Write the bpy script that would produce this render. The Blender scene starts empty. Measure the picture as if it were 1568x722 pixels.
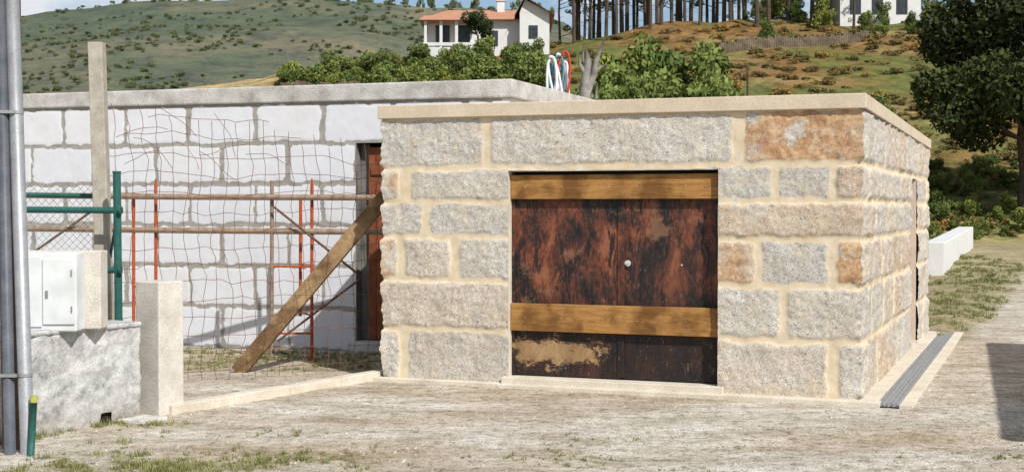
import bpy, math, random
import numpy as np
from mathutils import Vector, noise
random.seed(7)
sc = bpy.context.scene
sc.view_settings.view_transform = 'Standard'
sc.view_settings.look = 'None'
sc.view_settings.exposure = 0

# ------------------------------------------------------------------ helpers
def pn(x, y, z=0.0):
    return noise.noise(Vector((x, y, z)))
def sst(a, b, x):
    t = min(1.0, max(0.0, (x-a)/(b-a)))
    return t*t*(3-2*t)

class NT:
    def __init__(s, name, rough=0.9, metal=0.0, spec=0.2):
        s.m = bpy.data.materials.new(name); s.m.use_nodes = True
        s.n = s.m.node_tree.nodes; s.l = s.m.node_tree.links
        s.b = s.n['Principled BSDF']
        s.b.inputs['Roughness'].default_value = rough
        s.b.inputs['Metallic'].default_value = metal
        s.b.inputs['Specular IOR Level'].default_value = spec
        s.tc = s.n.new('ShaderNodeTexCoord').outputs['Object']
    def map(s, scale):
        m = s.n.new('ShaderNodeMapping'); m.inputs['Scale'].default_value = scale
        s.l.new(s.tc, m.inputs['Vector']); return m.outputs[0]
    def noise(s, scale, detail=4, rough=0.55, vec=None, dist=0.0):
        t = s.n.new('ShaderNodeTexNoise'); t.inputs['Scale'].default_value = scale
        t.inputs['Detail'].default_value = detail; t.inputs['Roughness'].default_value = rough
        t.inputs['Distortion'].default_value = dist
        s.l.new(vec if vec else s.tc, t.inputs['Vector']); return t.outputs['Fac']
    def vor(s, scale, out='Distance', vec=None):
        t = s.n.new('ShaderNodeTexVoronoi'); t.inputs['Scale'].default_value = scale
        s.l.new(vec if vec else s.tc, t.inputs['Vector']); return t.outputs[out]
    def ramp(s, fac, stops, interp='LINEAR'):
        r = s.n.new('ShaderNodeValToRGB'); e = r.color_ramp.elements
        r.color_ramp.interpolation = interp
        while len(e) < len(stops): e.new(0.5)
        for i, (p, c) in enumerate(stops):
            e[i].position = p
            if isinstance(c, (int, float)): c = (c, c, c)
            e[i].color = (*c, 1)
        s.l.new(fac, r.inputs[0]); return r.outputs[0]
    def mix(s, fac, a, b, blend='MIX'):
        m = s.n.new('ShaderNodeMix'); m.data_type = 'RGBA'; m.blend_type = blend
        for sock, v in ((m.inputs[0], fac), (m.inputs[6], a), (m.inputs[7], b)):
            if isinstance(v, (int, float)): sock.default_value = v
            elif isinstance(v, tuple): sock.default_value = (*v, 1)
            else: s.l.new(v, sock)
        return m.outputs[2]
    def math(s, op, a, b=0.0, c=0.0):
        m = s.n.new('ShaderNodeMath'); m.operation = op
        for i, v in enumerate((a, b, c)):
            if isinstance(v, (int, float)): m.inputs[i].default_value = v
            else: s.l.new(v, m.inputs[i])
        return m.outputs[0]
    def attr(s, name, out='Fac'):
        a = s.n.new('ShaderNodeAttribute'); a.attribute_name = name; return a.outputs[out]
    def sep(s):
        x = s.n.new('ShaderNodeSeparateXYZ'); s.l.new(s.tc, x.inputs[0]); return x.outputs
    def color(s, c):
        if isinstance(c, tuple): s.b.inputs['Base Color'].default_value = (*c, 1)
        else: s.l.new(c, s.b.inputs['Base Color'])
    def bump(s, h, strength=0.5, dist=0.01):
        b = s.n.new('ShaderNodeBump'); b.inputs['Strength'].default_value = strength
        b.inputs['Distance'].default_value = dist
        s.l.new(h, b.inputs['Height']); s.l.new(b.outputs[0], s.b.inputs['Normal'])

def simple(name, c1, c2, scale=8, rough=0.85, bump=0.3, bd=0.006, metal=0.0, fine=60, c3=None):
    t = NT(name, rough, metal)
    f = t.noise(scale, 5, 0.6)
    st = [(0.3, c1), (0.7, c2)] if c3 is None else [(0.25, c1), (0.5, c2), (0.72, c3)]
    col = t.ramp(f, st)
    g = t.noise(fine, 2)
    col = t.mix(0.5, col, t.ramp(g, [(0.3, 0.6), (0.6, 1.0)]), 'MULTIPLY')
    t.color(col); t.bump(g, bump, bd)
    return t.m

class MB:
    def __init__(s): s.v = []; s.f = []; s.mi = []
    def face(s, pts, mi=0):
        i = len(s.v); s.v += [tuple(p) for p in pts]; s.f.append(tuple(range(i, i+len(pts)))); s.mi.append(mi)
    def obox(s, O, a, b, c, mi=0):
        """box from corner O and edge vectors a,b,c"""
        O, a, b, c = map(Vector, (O, a, b, c)); i = len(s.v)
        P = [O, O+a, O+a+b, O+b, O+c, O+a+c, O+a+b+c, O+b+c]
        s.v += [tuple(p) for p in P]
        for q in ((0,3,2,1),(4,5,6,7),(0,1,5,4),(1,2,6,5),(2,3,7,6),(3,0,4,7)):
            s.f.append(tuple(i+k for k in q)); s.mi.append(mi)
    def box(s, x0, x1, y0, y1, z0, z1, mi=0):
        s.obox((x0,y0,z0), (x1-x0,0,0), (0,y1-y0,0), (0,0,z1-z0), mi)
    def prism(s, poly, z0, z1, mi=0):
        """poly: list of (x,y) ; z0/z1 scalars or lists"""
        n = len(poly)
        if not isinstance(z0, (list, tuple)): z0 = [z0]*n
        if not isinstance(z1, (list, tuple)): z1 = [z1]*n
        i = len(s.v)
        s.v += [(p[0], p[1], z) for p, z in zip(poly, z0)] + [(p[0], p[1], z) for p, z in zip(poly, z1)]
        s.f.append(tuple(i+k for k in reversed(range(n)))); s.mi.append(mi)
        s.f.append(tuple(i+n+k for k in range(n))); s.mi.append(mi)
        for k in range(n):
            k2 = (k+1) % n
            s.f.append((i+k, i+k2, i+n+k2, i+n+k)); s.mi.append(mi)
    def tube(s, pts, r, sides=6, mi=0, cap=True):
        pts = [Vector(p) for p in pts]; n = len(pts)
        if not isinstance(r, (list, tuple)): r = [r]*n
        base = len(s.v)
        for k in range(n):
            d = (pts[min(k+1, n-1)] - pts[max(k-1, 0)]).normalized()
            up = Vector((0, 0, 1)) if abs(d.z) < 0.9 else Vector((1, 0, 0))
            a = d.cross(up).normalized(); b = d.cross(a).normalized()
            for j in range(sides):
                t = 2*math.pi*j/sides
                s.v.append(tuple(pts[k] + r[k]*(a*math.cos(t)+b*math.sin(t))))
        for k in range(n-1):
            for j in range(sides):
                j2 = (j+1) % sides
                s.f.append((base+k*sides+j, base+k*sides+j2, base+(k+1)*sides+j2, base+(k+1)*sides+j)); s.mi.append(mi)
        if cap:
            s.f.append(tuple(base+j for j in range(sides))); s.mi.append(mi)
            s.f.append(tuple(base+(n-1)*sides+j for j in reversed(range(sides)))); s.mi.append(mi)
    def obj(s, name, mats, parent=None, bevel=0.0, smooth=False):
        me = bpy.data.meshes.new(name); me.from_pydata(s.v, [], s.f)
        for m in mats: me.materials.append(m)
        me.polygons.foreach_set('material_index', s.mi)
        if smooth: me.polygons.foreach_set('use_smooth', [True]*len(s.f))
        me.update()
        o = bpy.data.objects.new(name, me); sc.collection.objects.link(o)
        if parent: o.parent = parent
        if bevel > 0:
            b = o.modifiers.new('bevel', 'BEVEL'); b.width = bevel; b.segments = 2; b.limit_method = 'ANGLE'
        return o

def empty(name):
    e = bpy.data.objects.new(name, None); sc.collection.objects.link(e); return e

# ------------------------------------------------------------------ camera, light, sky
cam = bpy.data.cameras.new('camera'); cam.lens = 45.9; cam.sensor_width = 36
cam.clip_end = 5000; cam.clip_start = 0.05
co = bpy.data.objects.new('camera', cam); sc.collection.objects.link(co)
co.location = (0, 0, 1.85); co.rotation_euler = (math.radians(90-1.17), 0, 0)
sc.camera = co

EL = math.radians(43)
S = Vector((0.55*math.cos(EL), -0.835*math.cos(EL), math.sin(EL))).normalized()
sun = bpy.data.lights.new('sun', 'SUN'); sun.energy = 5.0; sun.angle = math.radians(0.53); sun.color = (1, 0.965, 0.91)
so = bpy.data.objects.new('sun', sun); sc.collection.objects.link(so)
so.rotation_euler = (-S).to_track_quat('-Z', 'Y').to_euler()

w = bpy.data.worlds.new('World'); sc.world = w; w.use_nodes = True
wn, wl = w.node_tree.nodes, w.node_tree.links
bg = wn['Background']; bg.inputs[1].default_value = 0.10
sky = wn.new('ShaderNodeTexSky'); sky.sky_type = 'NISHITA'; sky.sun_disc = False
sky.sun_elevation = EL; sky.sun_rotation = math.atan2(S.x, S.y); sky.air_density = 1.0; sky.dust_density = 0.6; sky.ozone_density = 1.5
tc = wn.new('ShaderNodeTexCoord'); mp = wn.new('ShaderNodeMapping'); mp.inputs['Scale'].default_value = (1, 1, 2.6)
mp.inputs['Location'].default_value = (0.35, 0.1, 0.25)
wl.new(tc.outputs['Generated'], mp.inputs[0])
nz = wn.new('ShaderNodeTexNoise'); nz.inputs['Scale'].default_value = 4.5; nz.inputs['Detail'].default_value = 8; nz.inputs['Roughness'].default_value = 0.6
wl.new(mp.outputs[0], nz.inputs['Vector'])
rp = wn.new('ShaderNodeValToRGB'); rp.color_ramp.elements[0].position = 0.47; rp.color_ramp.elements[1].position = 0.60
wl.new(nz.outputs['Fac'], rp.inputs[0])
mx = wn.new('ShaderNodeMix'); mx.data_type = 'RGBA'
wl.new(rp.outputs[0], mx.inputs[0]); wl.new(sky.outputs[0], mx.inputs[6]); mx.inputs[7].default_value = (7.8, 8.1, 8.6, 1)
wl.new(mx.outputs[2], bg.inputs[0])

# ------------------------------------------------------------------ terrain
CX = [-80, -41, -28, -19.5, -7.4, 2.5, 12, 34, 43, 90]
CZ = [10.0, 11.0, 11.8, 13.4, 14.9, 16.0, 16.8, 17.8, 18.9, 21]
MX = [-500, -225, -169, -115, -80, -40, 0, 25, 60, 300]
MZ = [75, 88, 97, 99.5, 96.5, 92, 91, 84, 58, 45]
def road_l(y): return float(np.interp(y, [14, 17.6, 24.7, 33, 41, 51, 60], [4.7, 6.05, 9.2, 13.0, 16.6, 21.3, 27]))
def hz(x, y):
    z = 0.0
    if y > 46:
        s0 = 46+7*sst(11, 16, x)
        s = (y-s0)/(110-s0)
        c = np.interp(x, CX, CZ)
        f = max(0.0, min(s, 1.0))
        f = f*sst(-0.02, 0.10, s)
        z = c*f
        k = sst(0.0, 0.1, s)*(1-sst(112, 140, y))
        z += k*(0.5*pn(x*0.12, y*0.12, 3) + 0.22*pn(x*0.5, y*0.5, 5))
        z *= 1-0.85*sst(122, 200, y)
    if y > 200:
        m = np.interp(x*600.0/y, MX, MZ)
        g = np.interp(y, [200, 300, 450, 600, 680, 1000, 1500], [0, 0.15, 0.55, 1.0, 0.97, 0.6, 0.3])
        z += m*g + sst(220, 320, y)*(9.0*pn(x*0.012, y*0.008, 9) + 3.4*pn(x*0.04, y*0.03, 2))*0.8*(1-0.5*sst(520, 600, y))
    if y < 30 and abs(x) < 16:
        z += 0.014*pn(x*1.3, y*1.3, 1) + 0.010*pn(x*5, y*5, 4)
        z += -0.012*math.exp(-((y-9.9-0.12*x)/0.35)**2)
    if 18 < y < 47:
        z += 0.10*sst(0.0, 0.5, road_l(y)-x)*sst(18, 20, y)*sst(1.0, 0.0, x < 5.5)*max(0, 0.6+pn(x*2, y*2, 4))
    if x > 8: z += 0.45*sst(22, 46, y)*sst(8, 13, x)      # the road climbs gently
    return float(z)

def axis(fine0, fine1, step, segs_lo, segs_hi):
    a = list(np.arange(fine0, fine1+1e-6, step))
    cur = a[0]; lo = []
    for lim, st in segs_lo:
        while cur-st > lim: cur -= st; lo.append(cur)
    cur = a[-1]; hi = []
    for lim, st in segs_hi:
        while cur+st < lim: cur += st; hi.append(cur)
    return lo[::-1]+a+hi
xs = axis(-9, 9, 0.11, [(-60, 1.5), (-400, 9), (-1300, 90)], [(24, 0.5), (60, 1.5), (400, 9), (1300, 90)])
ys = axis(7, 21, 0.11, [(-10, 1), (-80, 10)], [(60, 0.5), (132, 1.2), (720, 8), (1600, 80)])

def lerp3(a, b, t): return tuple(a[i]*(1-t)+b[i]*t for i in range(3))
SAND = (0.47, 0.395, 0.30); PALE = (0.60, 0.56, 0.495); GRASS = (0.15, 0.17, 0.055); DRY = (0.34, 0.285, 0.16)
ROAD = (0.55, 0.49, 0.41)
def grass_amt(x, y):
    """0..1 near-field grass cover"""
    g = 0.0
    n = pn(x*0.9, y*0.9, 20) + 0.5*pn(x*3, y*3, 21)
    g = max(g, sst(0.05, 0.5, n+0.38)*math.exp(-((y-9.4-0.05*pn(x, 0))/0.42)**2)*sst(-0.2, -1.4, x)*0.95)
    n2 = pn(x*1.1, y*2.0, 24) + 0.6*pn(x*4, y*5, 25)
    if y < 13: g = max(g, sst(0.1, 0.55, n2)*sst(11.4, 10.2, y)*0.42)
    g = max(g, sst(0.1, 0.5, n+0.25)*math.exp(-((y-11.0)/0.3)**2)*math.exp(-((x+3.0)/0.45)**2))
    if y > 13:
        inyard = sst(-1.3, -1.8, x)*sst(14.7, 15.1, y)*sst(17.4, 16.8, y)
        g = max(g, inyard*sst(-0.1, 0.3, n+0.32))
    if y > 17.5 and x > 5.9:
        d = road_l(y)-x
        g = max(g, sst(-0.25, 0.1, d)*sst(0.0, 0.4, n+0.25)*sst(17.8, 18.6, y)*0.8)
    return g
def gcol(x, y, z):
    if y < 46 or (x > 13 and y < 53):
        n = 0.5+0.9*pn(x*0.35, y*0.8, 30)+0.45*pn(x*1.5, y*2.5, 31)
        c = lerp3(SAND, PALE, min(1, max(0, n)))
        band = math.exp(-((y-10.9-0.1*x)/0.3)**2)
        c = lerp3(c, PALE, band*0.6)
        if y < 30: c = lerp3(c, DRY, grass_amt(x, y)*0.7)
        if y > 15 and x > 4:
            d = x-road_l(y)
            c = lerp3(c, ROAD, 0.75*sst(0, 0.4, d)*sst(15, 18, y))
            rut = max(math.exp(-((d-1.0)/0.28)**2), math.exp(-((d-2.6)/0.3)**2))
            c = lerp3(c, (0.64, 0.60, 0.54), 0.6*rut*sst(15, 19, y))
            if y > 17.5: c = lerp3(c, lerp3(DRY, GRASS, min(1, max(0, 0.1+0.9*pn(x*.6, y*.6, 8)))), 0.85*sst(0.15, -0.2, d)*sst(17.6, 18.6, y))
        elif y > 24:
            c = lerp3(c, DRY, 0.7)
        return c
    if y < 190:
        n = pn(x*0.09, y*0.09, 12)+0.6*pn(x*0.35, y*0.35, 13)
        heath = (0.215, 0.125, 0.05); olive = (0.13, 0.14, 0.045); straw = (0.30, 0.235, 0.11)
        c = lerp3(heath, olive, sst(-0.25, 0.2, n))
        c = lerp3(c, straw, 0.7*sst(0.15, 0.5, pn(x*0.15, y*0.3, 40)+0.06*(y > 95)))
        right = sst(58, 70, y)
        c = lerp3(lerp3((0.15, 0.17, 0.055), (0.33, 0.28, 0.13), sst(-0.1, 0.35, n)), c, right)
        if x < -12:
            c = lerp3(c, (0.46, 0.35, 0.18), sst(-12, -18, x)*sst(80, 95, y)*sst(-0.3, 0.1, pn(x*.2, y*.2, 50)))
        return c
    n = pn(x*0.012, y*0.012, 60)+0.7*pn(x*0.04, y*0.04, 61)
    return lerp3((0.10, 0.125, 0.055), (0.20, 0.175, 0.095), sst(-0.2, 0.5, n))

verts, cols = [], []
for y in ys:
    for x in xs:
        z = hz(x, y); verts.append((x, y, z)); cols.append((*gcol(x, y, z), 1.0))
nx = len(xs)
faces = [(j*nx+i, j*nx+i+1, (j+1)*nx+i+1, (j+1)*nx+i) for j in range(len(ys)-1) for i in range(nx-1)]
me = bpy.data.meshes.new('ground'); me.from_pydata(verts, [], faces)
me.polygons.foreach_set('use_smooth', [True]*len(faces))
ca = me.color_attributes.new('gcol', 'FLOAT_COLOR', 'POINT')
ca.data.foreach_set('color', np.array(cols, dtype=np.float32).ravel())
t = NT('ground_soil', 0.95, 0, 0.1)
c = t.attr('gcol', 'Color')
fine = t.noise(52, 3, 0.8); mid = t.noise(9, 6, 0.72); big = t.noise(1.6, 6, 0.72, t.map((0.7, 1.6, 1)))
c1 = t.mix(0.9, c, t.ramp(big, [(0.34, (0.66, 0.61, 0.53)), (0.5, (0.98, 0.97, 0.95)), (0.64, (1.25, 1.28, 1.32))]), 'MULTIPLY')
c1 = t.mix(0.9, c1, t.ramp(mid, [(0.36, (0.52, 0.47, 0.41)), (0.48, (1.0, 0.99, 0.97)), (0.64, (1.22, 1.23, 1.24))]), 'MULTIPLY')
c1 = t.mix(0.9, c1, t.ramp(fine, [(0.35, (0.34, 0.32, 0.29)), (0.46, (1, 1, 1)), (0.64, (1.28, 1.28, 1.28))]), 'MULTIPLY')
t.color(c1)
t.bump(t.math('ADD', t.math('MULTIPLY', fine, 0.5), mid), 1.0, 0.04)
me.materials.append(t.m)
t = NT('ground_hillside', 0.95, 0, 0.1); c = t.attr('gcol', 'Color')
c1 = t.mix(1.0, c, t.ramp(t.noise(0.8, 8, 0.8), [(0.38, (0.40, 0.44, 0.38)), (0.5, (0.98, 0.98, 0.94)), (0.62, (1.4, 1.32, 1.2))]), 'MULTIPLY')
t.color(c1); t.bump(t.noise(1.5, 6, 0.8), 0.7, 0.3); me.materials.append(t.m)
t = NT('ground_mountain', 0.95, 0, 0.1); c = t.attr('gcol', 'Color')
c1 = t.mix(1.0, c, t.ramp(t.noise(0.08, 11, 0.88), [(0.40, (0.32, 0.38, 0.34)), (0.5, (0.95, 0.95, 0.9)), (0.60, (1.4, 1.3, 1.2))]), 'MULTIPLY')
c1 = t.mix(0.10, c1, (0.38, 0.45, 0.54))  # distance haze mixed into the mountain's colour
t.color(c1); t.bump(t.noise(0.15, 8, 0.85), 0.7, 4.0); me.materials.append(t.m)
mi = []
for j in range(len(ys)-1):
    for i in range(nx-1):
        y = ys[j]; x = xs[i]
        mi.append(0 if (y < 47 or (x > 13 and y < 53)) else (1 if y < 190 else 2))
me.polygons.foreach_set('material_index', mi)
g = bpy.data.objects.new('ground', me); sc.collection.objects.link(g)

# ------------------------------------------------------------------ materials
def masonry_mat(name, stone_stops, mortar1, mortar2, speck=75, stainc=(0.46, 0.24, 0.09), smear=0.5, tint=1.0, bumpd=0.008, patch=0.6, edge=1.3, pits=True):
    t = NT(name, 0.92, 0, 0.15)
    n1 = t.noise(speck, 3, 0.75)
    st = t.ramp(n1, stone_stops)
    n2 = t.noise(4, 5, 0.7)
    st = t.mix(patch, st, t.ramp(n2, [(0.3, (0.74, 0.68, 0.60)), (0.62, (1.06, 1.06, 1.06))]), 'MULTIPLY')
    rnd = t.attr('rnd')
    st = t.mix(tint, st, t.ramp(rnd, [(0, (0.90, 0.89, 0.88)), (0.5, (1, 0.98, 0.96)), (1, (1.0, 0.95, 0.88))]), 'MULTIPLY')
    if pits:
        st = t.mix(t.ramp(t.noise(21, 2, 0.5, t.map((1, 1, 1.4)), 0.8), [(0.66, 0.0), (0.70, 0.7)]), st, (0.17, 0.16, 0.14))
    sn = t.noise(1.6, 8, 0.68, None, 0.3)
    stf = t.math('MULTIPLY', t.ramp(sn, [(0.42, 0.0), (0.445, 1.0), (0.53, 1.0), (0.60, 0.45)]), t.attr('stain'))
    scol = t.ramp(t.noise(5, 6, 0.75), [(0.35, (stainc[0]*.6, stainc[1]*.5, stainc[2]*.4)), (0.48, stainc), (0.62, (stainc[0]*1.4, stainc[1]*1.75, stainc[2]*2.6))])
    st = t.mix(t.math('MULTIPLY', stf, 0.82), st, t.mix(0.5, scol, t.ramp(n1, [(0.33, 0.35), (0.5, 1.0), (0.66, 1.3)]), 'MULTIPLY'))
    mo = t.ramp(t.noise(8, 5, 0.7), [(0.3, mortar1), (0.7, mortar2)])
    edgen = t.noise(22, 5, 0.75)
    mk = t.math('ADD', t.attr('stone'), t.math('MULTIPLY', t.math('SUBTRACT', edgen, 0.5), edge))
    mk = t.ramp(mk, [(0.40, 0.0), (0.56, 1.0)])
    if smear > 0:
        sm = t.math('MULTIPLY', t.ramp(t.noise(6, 6, 0.8), [(0.50, 0.0), (0.62, 1.0)]), smear)
        mk = t.math('SUBTRACT', mk, t.math('MULTIPLY', sm, mk))
    col = t.mix(mk, mo, st)
    t.color(col)
    h = t.math('ADD', t.math('MULTIPLY', n1, 0.8), edgen)
    t.bump(h, 0.8, bumpd)
    return t.m
m_granite = masonry_mat('rough_granite', [(0.32, (0.13, 0.125, 0.12)), (0.41, (0.41, 0.395, 0.365)), (0.52, (0.56, 0.54, 0.50)), (0.66, (0.74, 0.715, 0.67))], (0.59, 0.48, 0.325), (0.73, 0.625, 0.465), smear=0.45, bumpd=0.006)
m_block = masonry_mat('pale_granite_block', [(0.3, (0.60, 0.62, 0.665)), (0.7, (0.70, 0.72, 0.765))], (0.24, 0.225, 0.20), (0.38, 0.36, 0.33), smear=0.0, tint=0.5, bumpd=0.0012, patch=0.22, edge=0.9, pits=False)
m_cap = simple('limestone_coping', (0.57, 0.47, 0.34), (0.68, 0.58, 0.44), 3, 0.8, 0.2, 0.003)
m_slab = simple('dressed_stone_slab', (0.56, 0.50, 0.40), (0.72, 0.66, 0.55), 4, 0.85, 0.3, 0.004)
m_conc = simple('weathered_concrete', (0.30, 0.29, 0.27), (0.62, 0.60, 0.56), 5, 0.9, 0.6, 0.01, c3=(0.68, 0.66, 0.61))
m_conc2 = simple('cement_post', (0.52, 0.48, 0.42), (0.68, 0.64, 0.57), 6, 0.9, 0.5, 0.006)
m_band = simple('cement_render_band', (0.30, 0.28, 0.26), (0.50, 0.48, 0.45), 4, 0.9, 0.7, 0.015, c3=(0.64, 0.63, 0.61))
m_jamb = simple('grey_cement_jamb', (0.10, 0.095, 0.09), (0.24, 0.23, 0.21), 4, 0.9, 0.6, 0.01)
m_oldpost = simple('grey_wood_post', (0.32, 0.29, 0.24), (0.48, 0.44, 0.37), 10, 0.9)
m_white = simple('white_plaster', (0.62, 0.62, 0.60), (0.72, 0.72, 0.70), 2, 0.8, 0.2, 0.003)
m_plastic = simple('white_cabinet', (0.68, 0.71, 0.71), (0.70, 0.73, 0.73), 3, 0.5, 0.02, 0.001, fine=4)
m_dark = simple('dark_interior', (0.02, 0.018, 0.015), (0.03, 0.026, 0.02), 4)
m_gapshade = simple('gap_shade_black', (0.012, 0.011, 0.01), (0.035, 0.03, 0.028), 10, 0.6)  # near-black colour painting the shade in gaps, drain hole and channel
m_galv = simple('galvanised_pipe', (0.28, 0.29, 0.30), (0.38, 0.39, 0.40), 6, 0.45, 0.05, 0.001, 0.3)
m_dpipe = simple('dark_grey_conduit', (0.07, 0.08, 0.10), (0.13, 0.14, 0.16), 6, 0.45, 0.05, 0.001)
m_brownp = simple('creosoted_pole', (0.10, 0.055, 0.035), (0.20, 0.12, 0.08), 10, 0.9)
m_redwood = simple('red_brown_door', (0.16, 0.05, 0.025), (0.32, 0.11, 0.05), 10, 0.8)
m_green = simple('green_painted_steel', (0.02, 0.085, 0.075), (0.035, 0.13, 0.11), 12, 0.5, 0.1, 0.001)
m_orange = simple('red_scaffold_paint', (0.33, 0.05, 0.02), (0.50, 0.12, 0.04), 25, 0.7)
m_rustw = simple('rusty_wire', (0.14, 0.06, 0.035), (0.26, 0.13, 0.08), 20, 0.9)
m_rustp = simple('rusty_pipe', (0.20, 0.13, 0.09), (0.36, 0.27, 0.20), 12, 0.85)
m_wiregrey = simple('fence_wire', (0.12, 0.15, 0.14), (0.22, 0.24, 0.23), 20, 0.6)
m_steel = simple('steel_grating', (0.30, 0.31, 0.32), (0.45, 0.46, 0.47), 20, 0.5, 0.1, 0.001, 0.3)
m_bark = simple('bark', (0.05, 0.035, 0.025), (0.13, 0.10, 0.075), 6, 0.95, 0.6, 0.03, fine=20)
m_dead = simple('bleached_dead_wood', (0.16, 0.145, 0.13), (0.36, 0.33, 0.30), 5, 0.9, 0.5, 0.02)
m_tile = simple('terracotta_tiles', (0.42, 0.19, 0.11), (0.54, 0.29, 0.19), 3, 0.85, 0.5, 0.03)
m_glass = simple('window_glass', (0.03, 0.035, 0.04), (0.06, 0.07, 0.08), 3, 0.15, 0.0)
m_rubble = simple('dark_rubble_stone', (0.10, 0.075, 0.05), (0.24, 0.19, 0.13), 1.5, 0.95, 0.8, 0.08, fine=6)

def wood_mat(name, vec, a, b):
    t = NT(name, 0.8, 0, 0.25)
    mv = t.map(vec)
    f = t.noise(5, 6, 0.65, mv, 0.6)
    c = t.ramp(f, [(0.3, a), (0.7, b)])
    k = t.noise(3.0, 3, 0.5)
    c = t.mix(0.8, c, t.ramp(k, [(0.37, (0.34, 0.28, 0.24)), (0.52, (1, 1, 1))]), 'MULTIPLY')
    c = t.mix(0.7, c, t.ramp(t.noise(55, 3, 0.7, mv), [(0.35, 0.5), (0.55, 1.0)]), 'MULTIPLY')
    t.color(c); t.bump(f, 0.4, 0.004)
    return t.m
m_plank = wood_mat('pine_plank', (0.6, 0.6, 6), (0.28, 0.13, 0.035), (0.52, 0.28, 0.09))
m_prop = wood_mat('weathered_plank', (2, 2, 2), (0.26, 0.16, 0.08), (0.46, 0.32, 0.17))

t = NT('rusted_door_sheet', 0.6, 0.1, 0.4)
sx, sy, sz = t.sep()
st = t.map((2.2, 2.2, 1.1)); st2 = t.map((6, 6, 1.3))
A = t.noise(1.5, 8, 0.78, st, 0.4); Bn = t.noise(1.6, 8, 0.8, st2, 0.6); Cn = t.noise(2.3, 7, 0.75)
c = t.ramp(A, [(0.40, (0.010, 0.009, 0.010)), (0.47, (0.05, 0.022, 0.016)), (0.54, (0.15, 0.045, 0.022)), (0.61, (0.27, 0.09, 0.04)), (0.70, (0.17, 0.12, 0.09))])
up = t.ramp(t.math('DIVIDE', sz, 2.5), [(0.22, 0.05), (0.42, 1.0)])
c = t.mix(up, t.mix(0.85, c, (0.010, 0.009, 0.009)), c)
rl = t.ramp(t.math('SUBTRACT', sx, 1.0), [(0.05, 0.0), (0.35, 0.6)])
c = t.mix(t.math('MULTIPLY', rl, t.ramp(Cn, [(0.4, 1.0), (0.55, 0.2)])), c, (0.018, 0.014, 0.013))
c = t.mix(t.ramp(Bn, [(0.52, 0.0), (0.565, 0.92)]), c, (0.008, 0.008, 0.011))
c = t.mix(t.ramp(Cn, [(0.59, 0.0), (0.65, 0.55)]), c, (0.26, 0.14, 0.075))
lmd = t.math('ADD', t.math('ABSOLUTE', t.math('SUBTRACT', sz, 0.36)), t.math('MULTIPLY', t.math('SUBTRACT', t.noise(3, 8, 0.8, t.map((1, 1, 1.8))), 0.5), 0.9))
lmx = t.math('ADD', t.math('ABSOLUTE', t.math('SUBTRACT', sx, 0.48)), t.math('MULTIPLY', t.math('SUBTRACT', t.noise(4, 8, 0.8), 0.5), 0.9))
lm = t.math('MULTIPLY', t.ramp(lmd, [(0.09, 1.0), (0.13, 0.0)]), t.ramp(lmx, [(0.40, 1.0), (0.46, 0.0)]))
c = t.mix(lm, c, t.mix(t.ramp(A, [(0.4, 0.0), (0.6, 1.0)]), (0.20, 0.11, 0.05), (0.38, 0.25, 0.12)))
c = t.mix(t.ramp(t.noise(26, 4, 0.8, t.map((3, 3, 0.6))), [(0.62, 0.0), (0.68, 0.6)]), c, (0.34, 0.30, 0.26))
t.color(c); t.bump(A, 0.5, 0.006)
m_rustdoor = t.m

# ------------------------------------------------------------------ masonry walls
def masonry(name, O, ud, n, U, Z0, Z1, rects, res, hgt, rough, wob, seed, mat, holes=(), ks=None, ke=None, parent=None, soft=0.03):
    nu = int(round(U/res))+1; nzz = int(round((Z1-Z0)/res))+1
    V = []; am = []; ar = []; as_ = []
    for j in range(nzz):
        z = Z0+(Z1-Z0)*j/(nzz-1)
        row = [r for r in rects if r[2]-0.1 < z < r[3]+0.1]
        for i in range(nu):
            u = U*i/(nu-1)
            pu = u + wob*pn(u*5, z*5, seed) + wob*0.6*pn(u*14, z*14, seed+3)
            pz = z + wob*pn(u*5, z*5, seed+7) + wob*0.6*pn(u*14, z*14, seed+9)
            best = -1; rr = None
            for r in row:
                dx = min(pu-r[0], r[1]-pu); dz = min(pz-r[2], r[3]-pz)
                d = min(dx, dz)
                if dx < 0.05 and dz < 0.05 and d > 0: d = max(0.0, 0.05-math.hypot(0.05-dx, 0.05-dz))
                if d > best: best = d; rr = r
            m = sst(-soft*0.3, soft, best) if rr else 0.0
            rough_n = rough*(0.6*pn(u*4, z*4, seed+11)+0.5*pn(u*11, z*11, seed+12)+0.5*pn(u*26, z*26, seed+13))
            tilt = (rr[5]-0.5)*rough if rr else 0.0
            h = m*(hgt+rough_n+tilt) + (1-m)*0.3*rough*pn(u*9, z*9, seed+20)
            su = 0.0
            for kf, d0, sg in ((ks, u, -1), (ke, U-u, 1)):
                if kf is not None and d0 < 0.07:
                    wgt = 1-sst(0.0, 0.07, d0); k = kf(z)
                    h = h*(1-wgt)+k*wgt; su += sg*k*wgt
            V.append((O[0]+ud[0]*(u+su)+n[0]*h, O[1]+ud[1]*(u+su)+n[1]*h, z))
            am.append(m); ar.append(rr[5] if rr else 0.5); as_.append(rr[4] if rr else 0.0)
    F = []
    for j in range(nzz-1):
        zc = Z0+(Z1-Z0)*(j+0.5)/(nzz-1)
        for i in range(nu-1):
            uc = U*(i+0.5)/(nu-1)
            if any(a < uc < b and c < zc < d for a, b, c, d in holes): continue
            F.append((j*nu+i, j*nu+i+1, (j+1)*nu+i+1, (j+1)*nu+i))
    me = bpy.data.meshes.new(name); me.from_pydata(V, [], F)
    for an, dat in (('stone', am), ('rnd', ar), ('stain', as_)):
        at = me.attributes.new(an, 'FLOAT', 'POINT'); at.data.foreach_set('value', dat)
    me.polygons.foreach_set('use_smooth', [True]*len(F))
    me.materials.append(mat)
    o = bpy.data.objects.new(name, me); sc.collection.objects.link(o)
    if parent: o.parent = parent
    return o

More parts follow.
